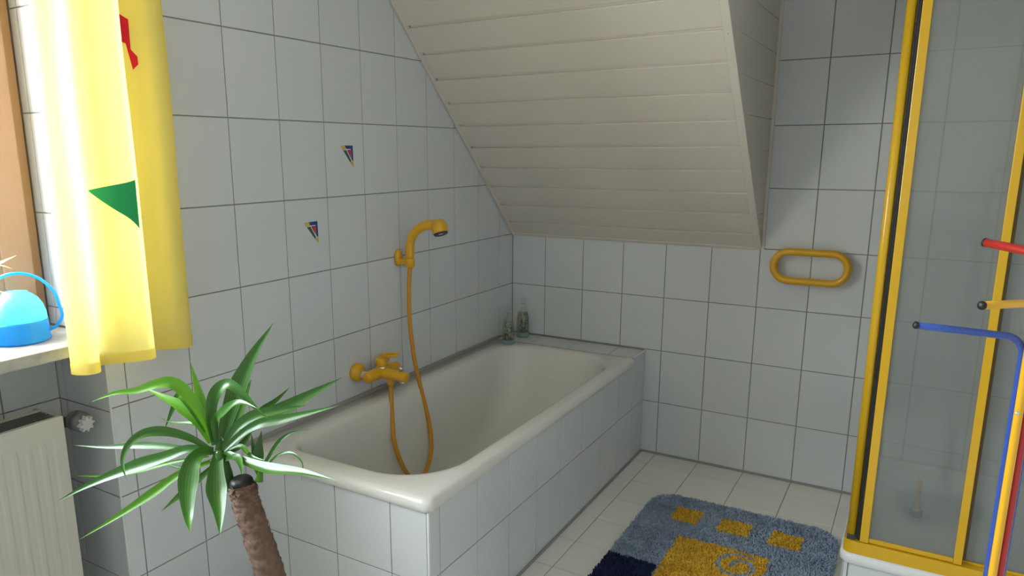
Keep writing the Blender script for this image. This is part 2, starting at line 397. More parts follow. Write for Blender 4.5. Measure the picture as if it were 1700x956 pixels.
# ------------------------------------------------------------------ right wall, wall behind, ceiling
wall_right = boxes('wall_right', [((XR + T, YB - .1, -.1), (XR + .15, .15, ZC + .1))], M_grout, kind='structure')
ry = [0] + [.18 + .2 * k for k in range(21)] + [4.4]
tiling(wall_right, (XR + T, 0, 0), (0, -1, 0), (0, 0, 1), ry, zr)
wall_front = boxes('wall_front', [((-.34, YB - .15, -.1), (XR + .15, YB, ZC + .1))], M_plaster, kind='structure')
ceiling = boxes('ceiling', [((-.34, YB - .15, ZC), (XR + .15, .15, ZC + .12))], M_plaster, kind='structure')

# ------------------------------------------------------------------ sloped board ceiling
D = Vector((0, -1, 1)).normalized(); NS = Vector((0, -1, -1)).normalized()     # up the slope, out of the slope
slope = thing('sloped_ceiling', 'cream board clad sloped ceiling above the bathtub', 'ceiling')
del slope['category']; del slope['label']; slope['kind'] = 'structure'
def slope_box(name, x0, x1, s0, s1, n0, n1, m, bev=0.0, parent=slope):
    O = Vector((0, -.000, SL)); vs = []
    for x in (x0, x1):
        for s in (s0, s1):
            for n in (n0, n1): vs.append(O + Vector((x, 0, 0)) + D * s + NS * n)
    fs = [(0, 1, 3, 2), (4, 6, 7, 5), (0, 4, 5, 1), (2, 3, 7, 6), (0, 2, 6, 4), (1, 5, 7, 3)]
    me = fixn(pyd(name, vs, fs))
    if bev > 0:
        bm = bmesh.new(); bm.from_mesh(me)
        bmesh.ops.bevel(bm, geom=bm.edges[:], offset=bev, segments=1, affect='EDGES'); bm.to_mesh(me); bm.free()
    return obj(name, me, m, parent)
STOP = (ZC - SL) * math.sqrt(2)
slope_box('backing', 0.002, XS - .003, 0.01, STOP, -.05, -.014, M_shadow)
seams = [0.0, .104] + [.104 + .1247 * k for k in range(1, 16)]
for a, b in zip(seams[:-1], seams[1:]):
    b = min(b, STOP)
    if b - a < .01: continue
    slope_box('plank', 0.010, XS - .020, a + .0004, b - .0125, -.014, 0, M_board, .0016)
    slope_box('plank_tongue', 0.0205, XS - .022, b - .0127, b - .0010, -.013, -.0075, M_board) if b < STOP else None
slope_box('edge_trim', 0.0015, 0.0135, 0.006, STOP, -.012, .010, M_board, .0015)
slope_box('edge_trim', XS - .027, XS + .001, 0.004, STOP, -.012, .0055, M_board, .0015)
slope_box('edge_trim', 0.014, XS - .028, -.004, 0.013, -.006, .004, M_board, .0015)
# nail heads
nm = None
for x in (0.0075, XS - .013):
    for s in (.07, .40, .74, 1.08, 1.42):
        P = Vector((x, 0, SL)) + D * s + NS * (.0101 if x < .1 else .0056)
        if nm is None:
            o = lathe('nail', [(.0014, 0), (.0011, .0005)], M_shadow, slope, (0, 0, 0), NS, seg=8); nm = o.data
        else:
            o = bpy.data.objects.new('nail', nm); COL.objects.link(o); o.parent = slope
        o.location = P
# cheek: horizontal boards in the plane x = XS
def cheek_board(z0, z1, x0, x1, m, name):
    # polygon below the slope line's far side: z >= SL - y  -> y >= SL - z
    ztop = min(z1, ZC)
    P = [(0, z0), (0, ztop), (SL - ztop + .006, ztop), (min(0, SL - z0 + .006), z0)] if z0 > SL + .006 else [(0, SL + .004), (0, ztop), (SL - ztop + .006, ztop)]
    P = [(min(0.0 if name != 'plank' else -.0165, p[0]), p[1]) for p in P]
    if name == 'plank':
        P = [(-.0165, P[0][1] + .006), (-.0165, P[1][1] - .001)] + P[2:]
        if z0 > SL + .006: P.append((-.027, P[0][1] - .006))
        else: P[0] = (-.0165, SL + .018)
        if abs(P[2][0] - P[1][0]) < .02: return None
    n = len(P); vs = [(x0, y, z) for y, z in P] + [(x1, y, z) for y, z in P]
    fs = [tuple(range(n)), tuple(range(n, 2 * n))[::-1]] + [(k, (k + 1) % n, n + (k + 1) % n, n + k) for k in range(n)]
    return obj(name, fixn(pyd(name, vs, fs)), m, slope)
cheek_board(SL + .004, ZC, XS - .02, XS - .0085, M_board, 'cheek_backing')
boxes('shadow_gap', [((XS - .0084, -.030, SL + .03), (XS - .0076, -.013, ZC))], M_shadow, slope)
cz = [SL] + [1.031 + .125 * k for k in range(12)]
for a, b in zip(cz[:-1], cz[1:]):
    b = min(b, ZC)
    if b - a > .01: cheek_board(a + .0004, b - .0002, XS - .0075, XS, M_board, 'plank')
boxes('edge_trim', [((XS - .001, -.014, SL + .002), (XS + .012, -.0005, ZC))], M_board, slope, .0015)

# right column of tiles next to the cheek (cut tile)
tiling(wall_back, (0, T, 0), (1, 0, 0), (0, 0, 1), [XS + .004, 1.3826], [1.006, 1.256, 1.506, 1.756, 2.006, 2.256, ZC])

# ------------------------------------------------------------------ window
window = thing('window_1', '', '', (XN, -2.80, ZS)); del window['label']; del window['category']; window['kind'] = 'structure'
W0, W1, H0, H1 = YN2 + .003, YN - .0025, .957, ZW - .004
fr = 0.045
boxes('window_frame', [((-.30, W0, H0), (-.238, W0 + fr, H1)), ((-.30, W1 - fr, H0), (-.238, W1, H1)), ((-.30, W0 + fr, H0), (-.238, W1 - fr, H0 + fr)), ((-.30, W0 + fr, H1 - fr), (-.238, W1 - fr, H1))], M_wood, window, .003)
sw = .075; A0, A1, B0, B1 = W0 + fr - .012, W1 - fr + .012, H0 + fr - .012, H1 - fr + .012
boxes('window_sash', [((-.2375, A0, B0), (-.212, A0 + sw, B1)), ((-.2375, A1 - sw, B0), (-.212, A1, B1)), ((-.2375, A0 + sw, B0), (-.212, A1 - sw, B0 + sw)), ((-.2375, A0 + sw, B1 - sw), (-.212, A1 - sw, B1))], M_wood, window, .004)
boxes('window_bead', [((-.2445, A0 + sw - .0, B0 + sw), (-.2185, A0 + sw + .014, B1 - sw)), ((-.2445, A1 - sw - .014, B0 + sw), (-.2185, A1 - sw, B1 - sw)), ((-.2445, A0 + sw + .014, B0 + sw), (-.2185, A1 - sw - .014, B0 + sw + .014)), ((-.2445, A0 + sw + .014, B1 - sw - .014), (-.2185, A1 - sw - .014, B1 - sw))], M_wood, window)
boxes('pane', [((-.234, A0 + sw + .004, B0 + sw + .004), (-.230, A1 - sw - .004, B1 - sw - .004))], M_pane, window)
sill = boxes('window_sill', [((-.300, YN2 + .002, ZS + .0002), (.035, YN - .002 - T, .955))], M_marble, window, .003)

# ------------------------------------------------------------------ bathtub
TX, TYB, TYF = .708, -.160, -1.763
skirt = boxes('bath_surround', [((.02, TYF + T, .001), (TX - T, TYF + .035, .455)), ((TX - .032, TYF + .035, .001), (TX - T, TYB + .004, .455)), ((.02, TYB + .004, .001), (TX - T, -.001, .498))], M_grout, kind='structure')
skirt.name = 'trim_1'
sy = [TYF, -1.709, -1.510, -1.313, -1.115, -.92, -.728, -.532, -.336, TYB]
tiling(skirt, (TX - T, 0, 0), (0, 1, 0), (0, 0, 1), [TYF + .006] + sy[1:], [.006, .256, .463], joint=.0034)
tiling(skirt, (TX - T, 0, 0), (0, 1, 0), (0, 0, 1), [TYB, -.002], [.006, .256, .4995], joint=.0026)
tiling(skirt, (0, TYF + T, 0), (1, 0, 0), (0, 0, 1), [.002, .171, .374, .577, .7015], [.006, .243, .463], joint=.003)
tiling(skirt, (0, 0, .498), (1, 0, 0), (0, 1, 0), [.002] + [(i - .0868) * .2 for i in (1, 2, 3)] + [.7035], [TYB + .001, -.002], joint=.0026)
boxes('corner_strip', [((TX - .0055, TYF - .001, .006), (TX + .001, TYF + .0055, .463))], M_white, skirt)
boxes('corner_strip', [((TX - .004, TYB, .498), (TX + .0008, -.002, .5035))], M_white, skirt)

tub = thing('bathtub', 'off-white enamel bathtub built into the tiled surround under the slope', 'bathtub', (.36, -.96, .50))
def rrect(x0, x1, y0, y1, rs, z, n=14, e=14):
    """rounded rectangle, corner radii rs = (x0y0, x1y0, x1y1, x0y1); (4*(n+e)) points"""
    C = [(x0, y0, 1, 1, math.pi), (x1, y0, -1, 1, 1.5 * math.pi), (x1, y1, -1, -1, 0), (x0, y1, 1, -1, .5 * math.pi)]
    arcs = []
    for (cx, cy, sx, sy_, a0), r in zip(C, rs):
        ox, oy = cx + sx * r, cy + sy_ * r
        arcs.append([(ox + r * math.cos(a0 + .5 * math.pi * k / n), oy + r * math.sin(a0 + .5 * math.pi * k / n)) for k in range(n + 1)])
    P = []
    for i in range(4):
        a = arcs[i]; b = arcs[(i + 1) % 4][0]; P += a
        for k in range(1, e): P.append((a[-1][0] + (b[0] - a[-1][0]) * k / e, a[-1][1] + (b[1] - a[-1][1]) * k / e))
    return [Vector((x, y, z)) for x, y in P]
ox0, ox1, oy0, oy1 = .004, .7165, TYF - .009, TYB - .002
loops = [rrect(ox0, ox1 - .004, oy0 + .004, oy1, (.004, .022, .004, .004), .4635),
         rrect(ox0, ox1, oy0, oy1, (.006, .026, .006, .006), .466),
         rrect(ox0, ox1, oy0, oy1, (.006, .026, .006, .006), .484),
         rrect(ox0, ox1 - .003, oy0 + .003, oy1, (.006, .025, .006, .006), .492),
         rrect(ox0, ox1 - .009, oy0 + .009, oy1, (.006, .024, .006, .006), .498),
         rrect(ox0 + .002, ox1 - .020, oy0 + .020, oy1 - .002, (.006, .024, .006, .006), .501)]
IX0, IX1, IY0, IY1 = .098, .658, -1.690, -.198
RS = (.085, .21, .20, .16)
def inner(d, z, fr=0.0, bk_=0.0, k=1.0): return rrect(IX0 + d, IX1 - d, IY0 + d + fr, IY1 - d - bk_, tuple(max(.05, r - d * k * .4) for r in RS), z)
loops += [inner(-.018, .5010), inner(-.009, .5000), inner(0, .4975), inner(.007, .4925), inner(.0125, .483), inner(.020, .45, .004, .012), inner(.036, .36, .010, .06),
          inner(.050, .26, .018, .13), inner(.062, .18, .026, .20), inner(.078, .13, .04, .27), inner(.105, .103, .06, .33), inner(.150, .095, .10, .40), inner(.21, .092, .2, .5)]
N = len(loops[0]); vs = [rel(tub, p) for L in loops for p in L]; fs = []
for i in range(len(loops) - 1):
    for k in range(N):
        k2 = (k + 1) % N; fs.append((i * N + k, i * N + k2, (i + 1) * N + k2, (i + 1) * N + k))
fs.append(tuple((len(loops) - 1) * N + k for k in range(N)))
fs = [f for f in fs if len(set(f)) > 2]
obj('tub_body', pyd('tub_body', vs, fs), M_bath, tub, smooth=True)
lathe('drain', [(.034, 0), (.034, .002), (.026, .003), (.02, .001)], M_chrome, tub, (.37, -1.35, .0925), seg=24)
boxes('sealant', [((.001, -.0035, .4985), (.703, -.0002, .5075))], M_grout, skirt)
boxes('sealant', [((.0015, TYF, .4995), (.009, TYB + .0, .515))], M_seal, tub, .002)

# skirting joint of grey silicone along the floor
boxes('baseboard_left', [((TX + .0005, TYF, .0005), (TX + .007, -.001, .009))], M_seal, kind='structure')
boxes('baseboard_back', [((TX + .007, -.008, .0005), (1.642, -.0005, .009))], M_seal, kind='structure')

# ------------------------------------------------------------------ mixer tap
mx = thing('bath_mixer_tap', 'yellow single lever bath mixer on the tiled wall above the bathtub', 'tap', (0, -1.145, .60))
def rosette(y, part='wall_rosette'):
    lathe(part, [(.034, 0), (.0345, .006), (.034, .014), (.031, .020), (.026, .026), (.017, .028)], M_yel, mx, (.0008, y, .605), (1, 0, 0))
rosette(-1.222); rosette(-1.072)
for y in (-1.222, -1.072):
    lathe('coupling', [(.015, 0), (.015, .012), (.0175, .013), (.0175, .026), (.014, .028)], M_chrome, mx, (.028, y, .600), (1, 0, 0), seg=6, smooth=False)
bp = smooth_path([Vector((.066, -1.243, .595)), Vector((.066, -1.205, .595)), Vector((.066, -1.145, .595)), Vector((.066, -1.090, .595)), Vector((.066, -1.050, .595))], 7)
tube('mixer_body', bp, [.0225 * (1 - (2 * abs(i / (len(bp) - 1) - .5)) ** 10 * .45) for i in range(len(bp))], M_yel, mx, 20)
spp_ = smooth_path([Vector((.056, -1.152, .592)), Vector((.085, -1.150, .593)), Vector((.120, -1.146, .592)), Vector((.150, -1.142, .590)), Vector((.170, -1.140, .587)), Vector((.178, -1.139, .586))], 6)
tube('spout', spp_, [.0245 - .0035 * (i / (len(spp_) - 1)) - (.010 if i == len(spp_) - 1 else .004 if i == len(spp_) - 2 else 0) for i in range(len(spp_))], M_yel, mx, 20, squash=((0, 0, 1), .86))
hub = Vector((.064, -1.145, .610))
lathe('lever_collar', [(.021, 0), (.0215, .004), (.0215, .010), (.019, .012)], M_chrome, mx, hub + Vector((0, 0, -.002)), (0, 0, 1))
lathe('lever_hub', [(.022, 0), (.024, .006), (.024, .020), (.021, .029), (.012, .034), (.003, .035)], M_yel, mx, hub + Vector((0, 0, .010)), (.05, -.05, 1))
# looped lever handle
lp = []
for k in range(25):
    a = 2 * math.pi * k / 24
    c = Vector((.108, -1.145, .668)); e1 = Vector((1, .05, .12)).normalized(); e2 = Vector((-.05, 1, .25)).normalized()
    lp.append(c + e1 * math.cos(a) * .030 + e2 * math.sin(a) * .012)
tube('lever', lp, .0055, M_yel, mx, 10)
lathe('hose_nut', [(.0105, 0), (.0125, .006), (.0125, .030), (.010, .034)], M_yel, mx, (.100, -1.140, .548), (0, 0, 1), seg=16)
lathe('aerator', [(.012, 0), (.0125, .002), (.0125, .012), (.011, .014)], M_chrome, mx, (.158, -1.141, .562), (0, 0, 1), seg=20)
lathe('diverter_knob', [(.006, 0), (.006, .010), (.010, .012), (.010, .020), (.006, .023)], M_chrome, mx, (.150, -1.141, .604), (0, 0, 1), seg=16)

# ------------------------------------------------------------------ hand shower
hs = thing('hand_shower', 'yellow hand shower hanging in its wall holder above the mixer tap', 'shower head', (.06, -.945, 1.01))
hp = smooth_path([(.060, -.946, .985), (.060, -.946, 1.03), (.064, -.946, 1.065), (.080, -.945, 1.098), (.108, -.943, 1.122), (.142, -.940, 1.135), (.178, -.937, 1.137), (.196, -.935, 1.134)], 6)
hr = [.0125 + .004 * min(1, i / 8) if i < 8 else .0150 for i in range(len(hp))]
hr = []
for i in range(len(hp)):
    t = i / (len(hp) - 1)
    hr.append(.0125 if t < .08 else (.0180 if t < .25 else .0155 + .005 * t + (.004 * (t - .8) / .2 if t > .8 else 0)))
tube('handle', hp, hr, M_yel, hs, 18)
ax = Vector((.34, -.12, -.93)).normalized(); hc = Vector((.190, -.935, 1.140))
lathe('spray_head', [(.004, -.018), (.014, -.0165), (.023, -.011), (.029, -.001), (.0315, .014), (.0310, .030), (.0285, .0345)], M_yel, hs, hc, ax, seg=32)
lathe('spray_face', [(.0280, .0), (.0275, .005), (.024, .0085), (.020, .0065), (.004, .0052)], M_dark, hs, hc + ax * .033, ax, seg=28)
lathe('spray_nozzle', [(.011, 0), (.010, .003), (.006, .0035)], M_chrome, hs, hc + ax * .0365, ax, seg=20)
hd = thing('shower_holder', 'yellow wall bracket holding the hand shower', 'bracket', (0, -.945, 1.0))
tube('wall_plate', [(.0008, -.948, 1.002), (.006, -.948, 1.002), (.014, -.948, 1.002), (.018, -.948, 1.002)], [.034, .034, .030, .020], M_yel, hd, 28, squash=((0, 1, 0), .62))
lathe('bracket_socket', [(.0135, 0), (.0185, .002), (.0185, .034), (.0165, .036), (.0140, .036)], M_yel, hd, (.060, -.946, .968), (0, 0, 1), seg=24)
boxes('bracket_arm', [((.012, -.958, .978), (.044, -.934, 1.000))], M_yel, hd, .004)
hosepts = [(.100, -1.140, .547), (.101, -1.141, .525), on(651, 690, 0, .122), on(655, 735, 0, .152), on(671, 778, 0, .18), on(690, 796, 0, .195), on(706, 784, 0, .19), on(716, 748, 0, .172), on(713, 705, 0, .145), on(700, 650, 0, .114), on(692, 615, 0, .098), on(687, 590, 0, .086), on(680, 530, 0, .068), on(679, 470, 0, .060), (.060, -.946, .967)]
hose = tube('shower_hose', smooth_path(hosepts, 8), .0086, M_hose, None, 12)
tag(hose, 'ochre yellow shower hose looping from the mixer tap down into the bathtub', 'hose')

# ------------------------------------------------------------------ grab bar on the back wall
gb = thing('grab_bar', 'oval yellow towel grip on the back wall beside the sloped ceiling', 'grab bar', (1.384, -.05, .948))
pts = []; hw, hh = .153 - .015, .0745 - .015; r = hh
for k in range(17): a = -math.pi / 2 + math.pi * k / 16; pts.append((hw - r + r * math.cos(a), r * math.sin(a)))
for k in range(17): a = math.pi / 2 + math.pi * k / 16; pts.append((-(hw - r) + r * math.cos(a), r * math.sin(a)))
n = len(pts); vs, fs = [], []; sg = 14
for i in range(n):
    p = Vector((pts[i][0], 0, pts[i][1])); q = Vector((pts[(i + 1) % n][0], 0, pts[(i + 1) % n][1])); o_ = Vector((pts[i - 1][0], 0, pts[i - 1][1]))
    t = (q - o_).normalized(); s = t.cross(Vector((0, 1, 0)))
    for k in range(sg):
        a = 2 * math.pi * k / sg; vs.append(p + s * math.cos(a) * .0150 + Vector((0, 1, 0)) * math.sin(a) * .0150)
for i in range(n):
    for k in range(sg):
        k2 = (k + 1) % sg; i2 = (i + 1) % n; fs.append((i * sg + k, i * sg + k2, i2 * sg + k2, i2 * sg + k))
obj('ring', fixn(pyd('ring', vs, fs)), M_yel, gb, smooth=True)
for s in (-1, 1):
    lathe('mount', [(.012, 0), (.012, .006), (.010, .010), (.010, .044)], M_yel, gb, (1.384 + s * .1375, -.001, .948), (0, -1, 0), seg=20)

# ------------------------------------------------------------------ bottles on the ledge
def bottle(x, y, z, H, R, label):
    b = thing('glass_bottle', label, 'bottle', (x, y, z), group='herb bottles on the bath ledge')
    h = H
    lathe('glass_base', [(R * .95, 0), (R, .003), (R, h * .085), (R * .93, h * .105)], M_bglass, b, (x, y, z), seg=24)
    lathe('glass_body', [(R * 1.0, h * .107), (R * 1.03, h * .28), (R * .97, h * .46), (R * .80, h * .60), (R * .50, h * .68), (R * .30, h * .72), (R * .24, h * .80), (R * .34, h * .805), (R * .34, h * .82)], M_bottle, b, (x, y, z), seg=24)
    lathe('herb_oil', [(R * .93, h * .11), (R * .97, h * .28), (R * .92, h * .46), (R * .75, h * .595)], M_oil, b, (x, y, z), seg=24)
    bm = bmesh.new(); rnd = random.Random(int(x * 1e4))
    for k in range(30):
        a = rnd.uniform(0, 6.28); hh = h * rnd.uniform(.13, .56); rr_ = R * rnd.uniform(.35, .72)
        if k < 10: hh = h * rnd.uniform(.12, .22)
        p = Vector((rr_ * math.cos(a), rr_ * math.sin(a), hh)); d = Vector((rnd.uniform(-.5, .5), rnd.uniform(-.5, .5), rnd.uniform(-.6, 1))).normalized()
        sd = d.orthogonal().normalized(); l = rnd.uniform(.007, .014); w_ = rnd.uniform(.0015, .004)
        q = [bm.verts.new(p - d * l), bm.verts.new(p + sd * w_), bm.verts.new(p + d * l), bm.verts.new(p - sd * w_), bm.verts.new(p + d.cross(sd) * w_)]
        for f in ((0, 1, 4), (1, 2, 4), (2, 3, 4), (3, 0, 4), (0, 3, 2, 1)): bm.faces.new([q[i] for i in f])
    me = bpy.data.meshes.new('dried_herbs'); bm.to_mesh(me); bm.free(); o = obj('dried_herbs', me, M_herb, b); o['kind'] = 'stuff'
    lathe('stopper', [(R * .22, h * .79), (R * .26, h * .83), (R * .2, h * .85), (R * .38, h * .885), (R * .46, h * .925), (R * .38, h * .965), (R * .12, h * .995)], M_bottle, b, (x, y, z), seg=20)
bottle(.094, -.062, .5035, .205, .031, 'taller herb filled glass bottle at the back corner of the bath ledge')
bottle(.100, -.222, .5025, .185, .030, 'shorter herb filled glass bottle standing in front of the taller one')

# ------------------------------------------------------------------ shower cabin
SX, SY = 1.650, -.895
tray = thing('shower_tray', 'white shower tray on a tiled plinth in the right-hand corner', 'shower tray', (2.1, -.45, 0))
pl = boxes('plinth', [((SX + .006, SY + .008, .0005), (XR - .002, SY + .04, .168)), ((SX + .006, SY + .04, .0005), (SX + .04, -.008, .168))], M_grout, tray)
tiling(pl, rel(tray, (0, SY + .008 - 0, 0)), (1, 0, 0), (0, 0, 1), [SX + .006, SX + .020] + [SX + .020 + .2 * k for k in range(1, 5)] + [XR - .003], [.004, .1665], th=T) 
tiling(pl, rel(tray, (SX + .006, 0, 0)), (0, -1, 0), (0, 0, 1), [.01, .18, .38, .58, .78, -SY - .012], [.004, .1665], th=T)
tl = [rrect(SX - .004, XR - .004, SY - .006, -.006, (.035, .004, .004, .004), .168, 8, 6),
      rrect(SX - .008, XR - .003, SY - .010, -.004, (.038, .004, .004, .004), .173, 8, 6),
      rrect(SX - .008, XR - .003, SY - .010, -.004, (.038, .004, .004, .004), .192, 8, 6),
      rrect(SX - .003, XR - .003, SY - .005, -.004, (.036, .004, .004, .004), .200, 8, 6),
      rrect(SX + .055, XR - .05, SY + .055, -.05, (.05, .05, .05, .05), .200, 8, 6),
      rrect(SX + .065, XR - .06, SY + .065, -.06, (.05, .05, .05, .05), .190, 8, 6),
      rrect(SX + .085, XR - .08, SY + .085, -.08, (.05, .05, .05, .05), .125, 8, 6),
      rrect(SX + .13, XR - .12, SY + .13, -.12, (.05, .05, .05, .05), .115, 8, 6)]
N = len(tl[0]); vs = [rel(tray, p) for L in tl for p in L]; fs = []
for i in range(len(tl) - 1):
    for k in range(N):
        k2 = (k + 1) % N; fs.append((i * N + k, i * N + k2, (i + 1) * N + k2, (i + 1) * N + k))
fs.append(tuple((len(tl) - 1) * N + k for k in range(N)))
obj('tray_basin', pyd('tray_basin', vs, fs), M_tray, tray, smooth=True)

cab = thing('shower_enclosure', 'corner shower enclosure with yellow metal frame and frosted panes', 'shower enclosure', (2.1, -.45, .20))
ZT = 2.02; z0 = .2005
# bottom rails, rounded at the corner, and top rails
def rail(name, za, zb, wdt):
    L1 = rrect(SX, XR - .004, SY, -.004, (.024, .002, .002, .002), za, 8, 1)
    L2 = rrect(SX + wdt, XR - .004, SY + wdt, -.004, (.006, .002, .002, .002), za, 8, 1)
    idx = []
    n1 = len(L1); keep = [i for i in range(n1)]
    # keep the part from the back wall (x0,y1) round the corner (x0,y0) to the right wall (x1,y0)
    a = [(-.004)]
    o1 = [Vector((SX, -.004, 0))] + [p for p in L1[:9]] + [Vector((XR - .004, SY, 0))]
    o2 = [Vector((SX + wdt, -.004, 0))] + [p for p in L2[:9]] + [Vector((XR - .004, SY + wdt, 0))]
    n = len(o1); vs = []
    for P in (o1, o2):
        for z in (za, zb):
            for p in P: vs.append(rel(cab, (p.x, p.y, z)))
    # 0:o1 low,1:o1 high,2:o2 low,3:o2 high
    fs = []
    for k in range(n - 1):
        fs += [(k, k + 1, n + k + 1, n + k), (n + k, n + k + 1, 3 * n + k + 1, 3 * n + k), (2 * n + k, 3 * n + k, 3 * n + k + 1, 2 * n + k + 1), (k, 2 * n + k, 2 * n + k + 1, k + 1)]
    fs += [(0, n, 3 * n, 2 * n), (n - 1, 3 * n - 1, 4 * n - 1, 2 * n - 1)]
    me = fixn(pyd(name, vs, fs))
    return obj(name, me, M_frame, cab)
rail('bottom_rail', z0, z0 + .040, .040)
rail('track_rail', z0 + .034, z0 + .040, .010) if False else None
boxes('track_rail', [((SX + .09, SY + .026, z0 + .0405), (XR - .006, SY + .030, z0 + .048)), ((SX + .026, SY + .09, z0 + .0405), (SX + .032, -.006, z0 + .048))], M_frame, cab, .0008)
rail('top_rail', ZT, ZT + .045, .042)
zb = z0 + .042
# front sliding door
fd = boxes('front_door', [((1.6932, SY + .003, zb), (1.7165, SY + .022, ZT - .001)), ((1.9340, SY + .003, zb), (1.9545, SY + .022, ZT - .001)), ((1.7165, SY + .008, zb + .0), (1.9340, SY + .018, zb + .014)), ((1.7165, SY + .008, ZT - .022), (1.9340, SY + .018, ZT - .001))], M_frame, cab, .0015)
boxes('door_pane', [((1.7155, SY + .0115, zb + .013), (1.9350, SY + .0145, ZT - .02))], M_shglass, fd)
# side sliding door, seen along its edge
sd = tube('side_door', [(SX + .0185, SY + .018, zb + .016), (SX + .0185, SY + .018, ZT - .001)], .0128, M_frame, cab, 24, squash=((0, 1, 0), 1.0))
boxes('side_door_frame', [((SX + .008, -.45, zb), (SX + .020, -.42, ZT - .001)), ((SX + .012, SY + .030, zb), (SX + .018, -.42, zb + .016))], M_frame, sd, .003)
boxes('door_pane', [((SX + .012, SY + .029, zb + .014), (SX + .016, -.421, ZT - .02))], M_shglass, sd)
boxes('side_panel', [((SX + .024, -.46, zb), (SX + .036, -.43, ZT)), ((SX + .016, -.034, zb), (SX + .036, -.006, ZT))], M_frame, cab, .0015)
boxes('fixed_pane', [((SX + .028, -.43, zb), (SX + .032, -.034, ZT))], M_shglass, cab)
boxes('panel_shadow_strip', [((1.950, SY + .027, zb), (1.9645, SY + .038, ZT))], M_dshade, cab, .001)  # dark strip standing in for the shadow line right of the stile
boxes('front_panel', [((XR - .030, SY + .026, zb), (XR - .005, SY + .040, ZT))], M_frame, cab, .0015)
boxes('fixed_pane', [((1.9645, SY + .031, zb), (XR - .030, SY + .035, ZT))], M_shglass, cab)
# black magnetic seals where the doors meet
boxes('magnetic_seal', [((1.6815, SY + .006, zb + .004), (1.6874, SY + .018, ZT - .001)), ((1.6874, SY + .005, zb + .002), (1.6929, SY + .018, ZT - .001))], M_black, cab, .001)
boxes('door_buffer', [((SX + .008, SY + .006, z0 + .0405), (SX + .028, SY + .026, z0 + .0575))], M_dark, cab, .001)
# brush standing in the shower
br = thing('bath_brush', 'wooden handled brush with dark blue bristles seen through the shower pane', 'brush', (1.85, -.335, .1155))
bo = on(1520, 856, 2, .1165); to = on(1526, 797, 1, bo.y - .02)
br.location = bo
ax_ = (to - bo)
tube('handle', [bo + ax_ * .18, bo + ax_ * .3, bo + ax_ * .6, bo + ax_ * .9, bo + ax_ * 1.0], [.015, .012, .010, .013, .010], M_bwood, br, 14)
lathe('bristles', [(.019, 0), (.022, .004), (.020, .020), (.016, .026)], M_bristle, br, bo, (0, 0, 1), seg=16)

# ------------------------------------------------------------------ bath rug
rug = thing('bath_rug', 'shaggy grey-blue bath rug with yellow squares and a navy corner', 'rug', (1.27, -.97, 0))
X0, X1, Y0, Y1 = .922, 1.622, -1.52, -.408
def inrr(x, y, r=.11):
    cx = min(max(x, X0 + r), X1 - r); cy = min(max(y, Y0 + r), Y1 - r)
    return (x - cx) ** 2 + (y - cy) ** 2 <= r * r
YR = [(1.040, 1.140, -.624, -.512), (1.216, 1.326, -.624, -.520), (1.400, 1.504, -.628, -.524), (1.108, 1.424, -1.20, -.735)]
spp = smooth_path([Vector((x, y, 0)) for x, y in ((1.372, -.765), (1.340, -.757), (1.302, -.772), (1.276, -.812), (1.274, -.852), (1.296, -.888), (1.330, -.902), (1.366, -.888), (1.386, -.850), (1.376, -.812), (1.350, -.796), (1.326, -.812), (1.322, -.842))], 5)
def region(x, y):
    j = random.uniform(-.003, .003)
    for a, b, c, d in YR:
        if a + j < x < b + j and c + j < y < d + j:
            if a == 1.108:
                p = Vector((x, y, 0))
                if 1.25 < x < 1.41 and -.93 < y < -.73 and min((p - q).length for q in spp) < .0095 + j * .4: return 0
            return 2
    if x < 1.10 + j and y < -.965 + j: return 1
    return 0
def slab(name, P, zt, m):
    n = len(P); vs = [rel(rug, (x, y, .001)) for x, y in P] + [rel(rug, (x, y, zt)) for x, y in P]
    fs = [tuple(range(n))[::-1], tuple(range(n, 2 * n))] + [(k, (k + 1) % n, n + (k + 1) % n, n + k) for k in range(n)]
    return obj(name, pyd(name, vs, fs), m, rug)
slab('rug_backing', [(p.x, p.y) for p in rrect(X0 + .004, X1 - .004, Y0 + .004, Y1 - .004, (.105,) * 4, 0, 8, 1)], .010, M_rlb)
for a, b, c, d in YR: slab('yellow_patch', [(a + .003, c + .003), (b - .003, c + .003), (b - .003, d - .003), (a + .003, d - .003)], .014, M_rye)
slab('navy_patch', [(X0 + .006, -1.40), (1.097, -1.40), (1.097, -.968), (X0 + .006, -.968)], .0125, M_rny)
step = .0042; tv = {0: [], 1: [], 2: []}; tf = {0: [], 1: [], 2: []}
from mathutils import noise as mnoise
y = Y1
